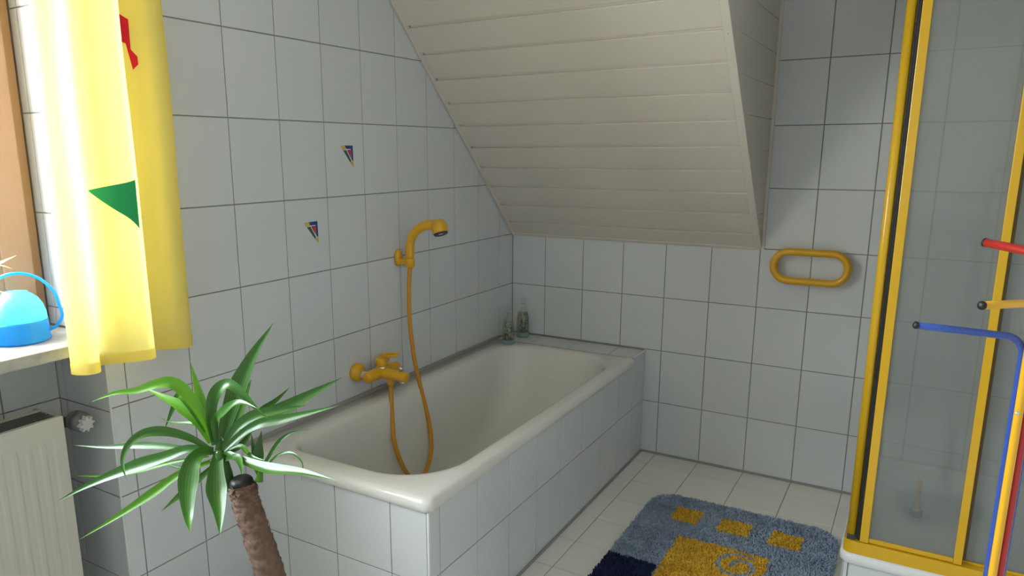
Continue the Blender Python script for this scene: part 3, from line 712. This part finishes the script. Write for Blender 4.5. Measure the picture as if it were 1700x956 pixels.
while y > Y0:
    x = X0; st = step if y > -1.30 else step * 2
    while x < X1:
        px_, py_ = x + random.uniform(-.5, .5) * step, y + random.uniform(-.5, .5) * step
        x += st
        if not inrr(px_, py_): continue
        k = region(px_, py_)
        nz = mnoise.noise(Vector((px_ * 22, py_ * 22, 0))); n2 = mnoise.noise(Vector((px_ * 60, py_ * 60, 5)))
        h = (.021, .019, .023)[k] * (1 + .14 * nz) * random.uniform(.85, 1.1)
        lx = .006 * mnoise.noise(Vector((px_ * 14, py_ * 14, 9))) + random.uniform(-.003, .003)
        ly_ = .006 * mnoise.noise(Vector((px_ * 14, py_ * 14, 19))) + random.uniform(-.003, .003)
        a = random.uniform(0, math.pi); w_ = .0026; cx_, sx_ = math.cos(a) * w_, math.sin(a) * w_
        V_ = tv[k]; b = len(V_)
        o_ = rug.location
        V_ += [(px_ - cx_ - o_.x, py_ - sx_ - o_.y, .006), (px_ + cx_ - o_.x, py_ + sx_ - o_.y, .006), (px_ + cx_ * .9 + lx - o_.x, py_ + sx_ * .9 + ly_ - o_.y, h), (px_ - cx_ * .9 + lx - o_.x, py_ - sx_ * .9 + ly_ - o_.y, h * .97),
               (px_ + sx_ + lx * .5 - o_.x, py_ - cx_ + ly_ * .5 - o_.y, h * .75)]
        tf[k] += [(b, b + 1, b + 2, b + 3), (b + 2, b + 3, b + 4)]
    y -= st
for k, nm_, m in ((0, 'grey_blue_pile', M_rlb), (1, 'navy_pile', M_rny), (2, 'yellow_pile', M_rye)):
    o = obj(nm_, pyd(nm_, tv[k], tf[k]), m, rug); o['kind'] = 'stuff'

# ------------------------------------------------------------------ radiator
rad = thing('radiator', 'cream flat panel radiator in the niche below the window sill', 'radiator', (-.08, -2.80, .12))
RY1, RY0, RZ0, RZ1 = -2.285, -3.33, .12, .765
fl = []   # fluted front panel
vs, fs = [], []; nx = 0
ys = [RY1]; prof = []
yy = RY1 - .010
prof = [(RY1, -.036), (RY1 - .004, -.030), (RY1 - .022, -.030)]
yy = RY1 - .030
while yy > RY0 + .05:
    prof += [(yy, -.030), (yy - .006, -.0320), (yy - .020, -.0320), (yy - .026, -.030)]; yy -= .0333
prof += [(RY0 + .01, -.030), (RY0, -.036)]
zz = [RZ0, RZ0 + .03, RZ0 + .045, RZ1 - .065, RZ1 - .050, RZ1 - .006, RZ1]
for z in zz:
    flat = z < RZ0 + .04 or z > RZ1 - .055
    for y_, x_ in prof:
        vs.append(rel(rad, ((-.030 if flat and x_ < -.031 and x_ > -.033 and RY0 + .005 < y_ < RY1 - .003 else x_) - (.004 if z in (RZ0, RZ1) else 0), y_, z)))
n = len(prof)
for j in range(len(zz) - 1):
    for i in range(n - 1): fs.append((j * n + i, j * n + i + 1, (j + 1) * n + i + 1, (j + 1) * n + i))
obj('front_panel', fixn(pyd('front_panel', vs, fs)), M_rad, rad)
boxes('radiator_core', [((-.125, RY0 + .01, RZ0 + .01), (-.045, RY1 - .012, RZ1 - .025))], M_dark, rad)
boxes('back_panel', [((-.134, RY0, RZ0), (-.126, RY1, RZ1))], M_rad, rad, .002)
boxes('end_cover', [((-.134, RY1 - .008, RZ0), (-.034, RY1 - .001, RZ1 - .001))], M_rad, rad, .001)
boxes('end_cover', [((-.134, RY0 + .001, RZ0), (-.034, RY0 + .008, RZ1 - .001))], M_rad, rad, .001)
boxes('top_rim', [((-.045, RY0 + .005, RZ1 - .006), (-.032, RY1 - .005, RZ1 + .001)), ((-.134, RY0 + .005, RZ1 - .006), (-.124, RY1 - .005, RZ1 + .001))], M_rad, rad, .001)
sl = None
for k in range(12):
    for c in range(1):
        pass
gm = None
for k in range(5):
    x = -.118 + k * .0165
    boxes('grille_bar', [((x, RY0 + .01, RZ1 - .012), (x + .003, RY1 - .010, RZ1 - .002))], M_valve, rad)
yy = RY1 - .05; gm = None
while yy > RY0 + .02:
    if gm is None:
        g = boxes('grille_slat', [((-.124, yy - .0015, RZ1 - .010), (-.045, yy + .0015, RZ1 - .004))], M_valve, rad); gm = g.data; gy = yy
    else:
        g = bpy.data.objects.new('grille_slat', gm); COL.objects.link(g); g.parent = rad; g.location = (0, yy - gy, 0)
    yy -= .06
for y_ in (RY1 - .15, RY0 + .15): boxes('wall_bracket', [((XN + .001, y_ - .015, .3), (-.133, y_ + .015, .6))], M_rad, rad)
# valve with thermostatic head
tube('valve_body', [(-.085, RY1, .728), (-.085, RY1 + .018, .728), (-.085, RY1 + .036, .728)], [.013, .016, .012], M_dark, rad, 14)
tube('valve_pipe', [(-.085, RY1 + .034, .728), (-.14, RY1 + .034, .728), (XN + .001, RY1 + .034, .728)], .009, M_chrome, rad, 12)
hx = Vector((.80, .12, -.10)).normalized(); vc = Vector((-.075, RY1 + .042, .735))
lathe('thermostat_head', [(.020, 0), (.025, .006), (.026, .014), (.0235, .016), (.0235, .020), (.0265, .022), (.0265, .036), (.021, .042), (.012, .043)], M_valve, rad, vc, hx, seg=28)
vs, fs = [], []
u = hx.orthogonal().normalized(); v = hx.cross(u); c0 = rel(rad, vc + hx * .043)
for l in (0, .014):
    for k in range(32):
        a = 2 * math.pi * k / 32; r = .021 if k % 4 < 2 else .0145
        vs.append(c0 + hx * l + (u * math.cos(a) + v * math.sin(a)) * r)
fs = [(k, (k + 1) % 32, 32 + (k + 1) % 32, 32 + k) for k in range(32)] + [tuple(range(32))[::-1], tuple(range(32, 64))]
obj('thermostat_cap', fixn(pyd('thermostat_cap', vs, fs)), M_valvecap, rad)

# ------------------------------------------------------------------ curtain
ct = thing('window_curtain', 'yellow cotton curtain with colourful patches hanging beside the window', 'curtain', (.06, -2.14, 2.2))
hem = [(.062, -1.966), (.084, -1.980), (.094, -2.000), (.086, -2.022), (.062, -2.042), (.046, -2.062), (.044, -2.084), (.052, -2.108), (.078, -2.110), (.103, -2.107), (.113, -2.122), (.108, -2.140), (.092, -2.168), (.072, -2.192), (.058, -2.214), (.060, -2.232), (.086, -2.246), (.108, -2.262), (.106, -2.284), (.088, -2.300), (.066, -2.306)]
hem3 = smooth_path([Vector((x, y, 0)) for x, y in hem], 8)
NH = len(hem3)
def curt(s, z):
    f = s * (NH - 1); i = min(int(f), NH - 2); p = hem3[i].lerp(hem3[i + 1], f - i)
    t = (z - .895) / 1.3; amp = 1 - .10 * t
    x = .074 + (p.x - .074) * amp + .006 * math.sin(9 * z + 5 * s) * t
    y = p.y + .008 * math.sin(2.2 * z + 4 * s) * t * (0.3 + s)
    return Vector((x, y, z))
NZ = 60; ZT0, ZT1 = .893, 2.19
vs, fs = [], []
for j in range(NZ + 1):
    for i in range(NH):
        s = i / (NH - 1); z = ZT0 + (ZT1 - ZT0) * j / NZ
        q = curt(s, z + (0 if j else .0)); 
        vs.append(rel(ct, q))
for j in range(NZ):
    for i in range(NH - 1): a = j * NH + i; fs.append((a, a + 1, a + NH + 1, a + NH))
me = pyd('fabric', vs, fs); fab = obj('fabric', me, M_curt, ct, smooth=True)
# hem band (double cloth)
vs, fs = [], []
for z in (.894, .920):
    for i in range(NH):
        s = i / (NH - 1); q = curt(s, z); q2 = curt(min(1, s + .01), z) - curt(max(0, s - .01), z); nrm = Vector((-q2.y, q2.x, 0)).normalized()
        vs.append(rel(ct, q + nrm * .0012))
for i in range(NH - 1): fs.append((i, i + 1, NH + i + 1, NH + i))
obj('hem', pyd('hem', vs, fs), M_curt, ct, smooth=True)
def patch(name, P, m, lab):
    """cloth patch laid on the curtain; outline given in curtain coordinates found by looking along pixels"""
    def hit(px, py):
        best = None
        for k in range(0, 241):
            s = k / 240; q = curt(s, 1.2); 
            # find z where the ray meets this vertical strip
            d = ray(px, py)
            for _ in range(3):
                # plane through q with normal along strip's facing direction
                e = curt(min(1, s + .004), q.z) - curt(max(0, s - .004), q.z); nn = Vector((-e.y, e.x, 0))
                if nn.length < 1e-9: break
                t = (q - CAMP).dot(nn) / d.dot(nn); h_ = CAMP + d * t; q = curt(s, max(.9, min(2.1, h_.z)))
            dist = (Vector((h_.x, h_.y)) - Vector((q.x, q.y))).length
            cd_ = (h_ - CAMP).length
            key = (0, cd_) if dist < .002 else (1, dist)
            if best is None or key < best[0]: best = (key, s, h_.z)
        return best[1], best[2]
    S = [hit(*p) for p in P]
    bm = bmesh.new(); vv = [bm.verts.new((s, z, 0)) for s, z in S]; bm.faces.new(vv)
    bmesh.ops.triangulate(bm, faces=bm.faces[:])
    for _ in range(4): bmesh.ops.subdivide_edges(bm, edges=bm.edges[:], cuts=1, use_grid_fill=True)
    for v_ in bm.verts:
        s, z = v_.co.x, v_.co.y; q = curt(s, z); e = curt(min(1, s + .01), z) - curt(max(0, s - .01), z); nn = Vector((-e.y, e.x, 0)).normalized()
        v_.co = rel(ct, q + nn * .0018)
    bmesh.ops.triangulate(bm, faces=bm.faces[:])
    me = bpy.data.meshes.new(name); bm.to_mesh(me); bm.free(); o = obj(name, me, m, ct, smooth=True); o['label'] = lab
patch('fabric_patch', [(145, 316), (224, 298), (232, 380)], M_cgreen, 'green triangular cloth patch')
patch('fabric_patch', [(198, 23), (213, 32), (217, 82), (229, 94), (230, 107), (221, 116), (208, 72), (199, 45)], M_cred, 'red cloth patch in the fold')
rod = thing('curtain_rod', 'wooden curtain rod above the window', 'curtain rod', (.07, -2.8, 2.2))
tube('rod', [(.074, -3.62, 2.203), (.074, -1.90, 2.203)], .011, M_wood, rod, 12)
for y_ in (-3.55, -1.93): boxes('rod_bracket', [((.0005, y_ - .012, 2.17), (.010, y_ + .012, 2.23)), ((.010, y_ - .006, 2.195), (.066, y_ + .006, 2.207))], M_wood, rod)

# ------------------------------------------------------------------ watering can
cc = Vector((-.115, -2.318, .9555))
can = thing('watering_can', 'small round blue watering can on the marble window sill', 'watering can', cc)
lathe('can_base', [(.060, 0), (.0655, .002), (.0655, .006), (.0635, .009), (.0635, .028), (.0628, .046), (.0620, .052)], M_cand, can, cc, (0, 0, 1), seg=40)
lathe('can_top', [(.0620, .0523), (.0605, .070), (.056, .088), (.047, .104), (.035, .115), (.028, .119), (.026, .1225), (.012, .124)], M_canl, can, cc, (0, 0, 1), seg=40)
hz_ = [cc + Vector((0, -.030, .110)), cc + Vector((0, -.045, .140)), cc + Vector((0, -.018, .163)), cc + Vector((0, .020, .166)), cc + Vector((0, .055, .152)), cc + Vector((0, .083, .120)), cc + Vector((0, .092, .085)), cc + Vector((0, .096, .055)), cc + Vector((0, .082, .032)), cc + Vector((0, .060, .020))]
dirv = Vector((.62, .78, 0)).normalized()
hz_ = [Vector((cc.x + (p.y - cc.y) * dirv.x * .95, cc.y + (p.y - cc.y) * dirv.y, p.z)) for p in hz_]
tube('can_handle', smooth_path(hz_, 6), .0048, M_cand, can, 12, squash=((0, 0, 1), .8))
spt = [cc + Vector((-.03, -.045, .035)), cc + Vector((-.045, -.075, .060)), cc + Vector((-.055, -.100, .090)), cc + Vector((-.062, -.118, .120))]
tube('can_spout', smooth_path(spt, 5), [.014 - .008 * i / 15 for i in range(16)], M_cand, can, 12)

# ------------------------------------------------------------------ plants
def leaf(parent, P3, W, m, name='leaf', tiltn=None, fold=.16):
    """ribbon leaf along 3-D points, widest near the middle, folded along its midrib"""
    C_ = smooth_path(P3, 6); n = len(C_); vs, fs, uv = [], [], []
    L = [0]
    for i in range(1, n): L.append(L[-1] + (C_[i] - C_[i - 1]).length)
    for i in range(n):
        t = L[i] / L[-1]; T_ = (C_[min(i + 1, n - 1)] - C_[max(i - 1, 0)]).normalized()
        nn = tiltn if tiltn is not None else (CAMP - C_[i]).normalized() + Vector((0, 0, .5))
        s = T_.cross(nn)
        if s.length < 1e-4: s = T_.orthogonal()
        s.normalize(); up_ = s.cross(T_).normalized()
        w_ = W * max(.02, min(1, .40 + 1.25 * t) * min(1, 1.75 * (1 - t)) ** .95)
        for k, (a, f_) in enumerate(((-1, 0), (-.5, -.55), (0, -1), (.5, -.55), (1, 0))):
            vs.append(rel(parent, C_[i] + s * a * w_ * .5 + up_ * f_ * w_ * fold)); uv.append((.5 + a * .5, t))
    for i in range(n - 1):
        for k in range(4): a = i * 5 + k; fs.append((a, a + 1, a + 6, a + 5))
    me = pyd(name, vs, fs); ul = me.uv_layers.new(name='UVMap')
    for lp_ in me.loops: ul.data[lp_.index].uv = uv[lp_.vertex_index]
    return obj(name, me, m, parent, smooth=True)
DP = 1.60
base = at(392, 812, DP)
yc = thing('yucca_plant', 'yucca plant with brown trunk and long green leaves in front of the bathtub', 'plant', (.72, -2.245, 0))
tp = [at(402, 806, DP), at(409, 835, DP), at(424, 880, DP), at(446, 945, DP), Vector((.655, -2.240, .40)), Vector((.695, -2.243, .28)), Vector((.715, -2.245, .17))]
tpp = smooth_path(tp, 14); trr = []
for i in range(len(tpp)):
    trr.append(.0275 + .0022 * ((i * .37) % 1) + (.0035 if i == 0 else 0) + .004 * i / len(tpp))
tk = tube_mesh('trunk', [rel(yc, p) for p in tpp], trr, 26)
for v_ in tk.vertices:
    q = v_.co; d = mnoise.noise(q * 90) * .0030 + mnoise.noise(Vector((q.x * 30, q.y * 30, q.z * 130))) * .0028
    c = min(tpp, key=lambda p: (p - yc.location - q).length) - yc.location; e = (q - c)
    if e.length > 1e-5: v_.co = q + e.normalized() * d
obj('trunk', tk, M_bark, yc, smooth=True)
lathe('trunk_cut', [(.0255, -.008), (.0260, .004), (.0250, .012), (.0200, .018), (.010, .0205), (.003, .021)], M_black, yc, tpp[0], (tpp[0] - tpp[6]).normalized() + (CAMP - tpp[0]).normalized() * .35, seg=22)
# bark flakes near the cut
bm = bmesh.new(); rnd = random.Random(3)
for k in range(240):
    i = rnd.randrange(1, 60) if k > 34 else rnd.randrange(0, 6)
    a = rnd.uniform(0, 6.28); t_ = (tpp[i + 1] - tpp[i]).normalized(); u = t_.orthogonal().normalized(); v = t_.cross(u)
    o_ = u * math.cos(a) + v * math.sin(a); sdv = t_.cross(o_); p = tpp[i] + o_ * (trr[i] - .001) - yc.location
    l = rnd.uniform(.006, .013); w_ = rnd.uniform(.004, .010)
    q = [bm.verts.new(p - sdv * w_), bm.verts.new(p + sdv * w_), bm.verts.new(p - t_ * l * (1 if k > 34 else -.8) + o_ * (.003 if k > 34 else .006)), bm.verts.new(p + o_ * .0016)]
    bm.faces.new((q[0], q[1], q[2])); bm.faces.new((q[0], q[3], q[1])); bm.faces.new((q[1], q[3], q[2])); bm.faces.new((q[2], q[3], q[0]))
me = bpy.data.meshes.new('bark_flakes'); bm.to_mesh(me); bm.free(); o = obj('bark_flakes', me, M_bark, yc); o['kind'] = 'stuff'
def Z(u, v): return (80 + u / 2.192, 520 + v / 2.192)
b1 = at(*Z(668, 640), DP + .012); b2 = at(*Z(620, 500), DP)
tube('shoot', smooth_path([b1, at(*Z(650, 600), DP + .01), at(*Z(630, 540), DP), b2], 4), [.012, .0125, .013, .014, .015, .016, .016, .016, .015, .014, .012, .010, .008], M_leaf, yc, 12)
tube('shoot', smooth_path([at(*Z(768, 612), DP), at(*Z(770, 590), DP), at(*Z(772, 560), DP)], 4), [.009, .0085, .008, .0075, .007, .0065, .006, .0055, .005], M_leaf2, yc, 12)
LV = [  # zoomed outline points, apparent width, end offset in depth, material
 ([(622, 500), (650, 390), (690, 265), (745, 150), (820, 35)], 66, .10, 0),
 ([(632, 500), (675, 395), (710, 310), (740, 240)], 46, .14, 0),
 ([(606, 480), (592, 390), (603, 300), (650, 256), (705, 292), (760, 350), (808, 388)], 44, -.06, 0),
 ([(592, 450), (565, 350), (540, 260), (517, 175)], 34, .02, 1),
 ([(606, 470), (565, 380), (505, 292), (450, 252), (395, 256), (320, 280), (240, 290), (158, 322)], 44, -.05, 1),
 ([(592, 470), (545, 395), (480, 335), (410, 300), (352, 272)], 44, .06, 1),
 ([(575, 430), (520, 340), (480, 295), (452, 350), (424, 422)], 34, .12, 0),
 ([(596, 500), (520, 455), (430, 430), (350, 436), (292, 478), (270, 540), (286, 608)], 36, -.12, 0),
 ([(595, 510), (480, 490), (350, 480), (210, 486), (95, 480)], 27, .05, 0),
 ([(600, 500), (510, 492), (420, 522), (300, 560), (150, 622), (25, 690)], 46, -.04, 0),
 ([(585, 520), (450, 542), (300, 580), (180, 592), (85, 590)], 16, .08, 1),
 ([(590, 540), (480, 582), (380, 652), (260, 732), (115, 822)], 32, -.10, 1),
 ([(606, 500), (562, 503), (523, 545), (507, 640), (510, 740), (517, 797)], 64, -.20, 0),
 ([(622, 500), (612, 560), (612, 640), (622, 720), (625, 806)], 66, -.16, 0),
 ([(606, 550), (540, 610), (470, 668), (410, 722)], 34, .10, 0),
 ([(636, 500), (700, 440), (765, 402), (850, 385), (950, 362), (1060, 335)], 38, -.04, 0),
 ([(636, 490), (680, 420), (750, 372), (850, 350), (942, 335)], 44, .02, 0),
 ([(650, 480), (740, 410), (860, 345), (960, 290), (1068, 235)], 58, .08, 0),
 ([(700, 430), (770, 360), (830, 315), (880, 268)], 26, .12, 0),
 ([(612, 470), (606, 395), (630, 360), (690, 322), (760, 345)], 34, -.10, 0),
 ([(640, 500), (700, 530), (800, 562), (920, 575), (1047, 607)], 40, -.16, 0),
 ([(646, 500), (700, 482), (740, 520), (790, 535)], 18, -.05, 0),
 ([(640, 520), (700, 480), (730, 440), (745, 400)], 24, .06, 0),
 ([(628, 540), (680, 520), (700, 550), (704, 590)], 26, -.10, 0),
 ([(600, 540), (560, 548), (480, 560), (400, 540)], 18, .10, 0),
 ([(640, 470), (600, 420), (520, 400), (440, 395), (405, 372)], 14, .14, 0),
]
for P, W, dz, mi in LV:
    n = len(P)
    leaf(yc, [at(*Z(*p), DP + dz * (i / (n - 1)) ** 1.2) for i, p in enumerate(P)], 1.15 * W / 2.192 / FPX * DP, (M_leaf, M_leaf2)[mi])
LV2 = [([(770, 585), (764, 520), (776, 428)], 44, .03, 0), ([(774, 570), (830, 480), (880, 438), (960, 422)], 20, -.03, 0),
       ([(780, 575), (830, 520), (885, 508), (925, 545), (921, 606)], 13, -.08, 0), ([(762, 585), (735, 520), (700, 480)], 22, -.04, 1), ([(766, 580), (750, 500), (740, 440)], 26, .06, 0)]
for P, W, dz, mi in LV2:
    n = len(P); leaf(yc, [at(*Z(*p), DP + dz * (i / (n - 1))) for i, p in enumerate(P)], W / 2.192 / FPX * DP, (M_leaf, M_leaf2)[mi])
lathe('pot', [(.085, 0), (.092, .004), (.112, .165), (.120, .168), (.122, .205), (.112, .206), (.106, .175)], M_pot, yc, (.72, -2.245, .0005), seg=36)
lathe('soil', [(.104, .158), (.105, .170), (.02, .174)], M_soil, yc, (.72, -2.245, .0), seg=30)

hpq = thing('sill_plant', 'pale leaved pot plant at the left end of the view on the window sill', 'plant', (-.125, -2.480, .9555))
lathe('pot', [(.034, 0), (.038, .003), (.047, .075), (.051, .077), (.051, .09), (.045, .09)], M_white, hpq, (-.125, -2.480, .9555), seg=28)
lathe('soil', [(.043, .078), (.02, .082)], M_soil, hpq, (-.125, -2.480, .9555), seg=20)
hb = Vector((-.125, -2.480, 1.035))
def P_(px, py, x): return on(px, py, 0, x)
for P, W in (([hb, P_(-60, 470, -.125), P_(-25, 448, -.125), P_(27, 424, -.13)], .020), ([hb, P_(-50, 480, -.12), P_(-10, 442, -.12), P_(20, 446, -.12)], .007),
             ([hb, hb + Vector((.02, -.02, .06)), hb + Vector((.05, -.04, .10)), hb + Vector((.09, -.05, .09))], .02), ([hb, P_(-50, 500, -.10), P_(-15, 482, -.10), P_(13, 488, -.10)], .010), ([hb, hb + Vector((0, -.03, .07)), hb + Vector((0, -.08, .12)), hb + Vector((0, -.12, .11))], .022)):
    leaf(hpq, P, W, M_leaf3)

# ------------------------------------------------------------------ towel stand in the foreground
DS = 1.25
ts = thing('towel_stand', 'freestanding towel stand of blue, yellow and red bent tubes', 'towel stand', (1.93, -1.80, 0))
def vertical(px, py, d, zb_):
    p = at(px, py, d); return p
def bent_tube(name, tip, kn, top, r, m, cut=.0):
    """arm tip -> bend -> straight down to the base plate"""
    tip = Vector(tip); top = Vector(top)   # top: where the vertical starts (corner of the bend)
    a = (tip - top).normalized(); R_ = kn; pts = [tip, tip.lerp(top + a * R_, .5)]
    for k in range(9):
        t = (k / 8) * math.pi / 2; pts.append(top + a * R_ * (1 - math.sin(t)) + Vector((0, 0, -1)) * R_ * (1 - math.cos(t)))
    pts.append(Vector((top.x, top.y, .6))); pts.append(Vector((top.x, top.y, .018)))
    t_ = tube(name, pts, r, m, ts, 14)
    ca = lathe('end_cap', [(r * .9, 0), (r * 1.06, .001), (r * 1.06, .004), (r * .6, .0065)], M_black, t_, tip, a, seg=16)
    return t_
rt = .0062
vb = at(1682, 686, DS + .004); topb = Vector((vb.x, vb.y, at(1662, 553, DS).z))
bent_tube('blue_tube', at(1523, 540, DS - .015), .030, (vb.x, vb.y, at(1682, 555, DS).z), rt, M_blue)
vy = at(1691, 686, DS - .012)
bent_tube('yellow_tube', at(1632, 507, DS - .10), .028, (vy.x, vy.y, at(1705, 495, DS - .015).z), rt * 1.08, M_yrod)
vr = at(1702, 686, DS + .004)
bent_tube('red_tube', at(1638, 403, DS + .06), .030, (vr.x, vr.y, at(1735, 417, DS).z), rt * 1.25, M_red)
vq = at(1707, 686, DS + .022)
bent_tube('blue_tube', Vector((vq.x + .10, vq.y - .14, 1.34)), .030, (vq.x, vq.y, 1.34), rt, M_blue)
lathe('screw', [(.0030, 0), (.0034, .0005), (.0030, .0015), (.001, .002)], M_chrome, ts, at(1689, 686, DS - .012) + (CAMP - vy).normalized() * (rt * 1.0), (CAMP - vy), seg=12)
lathe('base_plate', [(.15, 0), (.152, .003), (.150, .014), (.140, .018), (.01, .019)], M_blue, ts, (1.93, -1.80, .0005), seg=48)
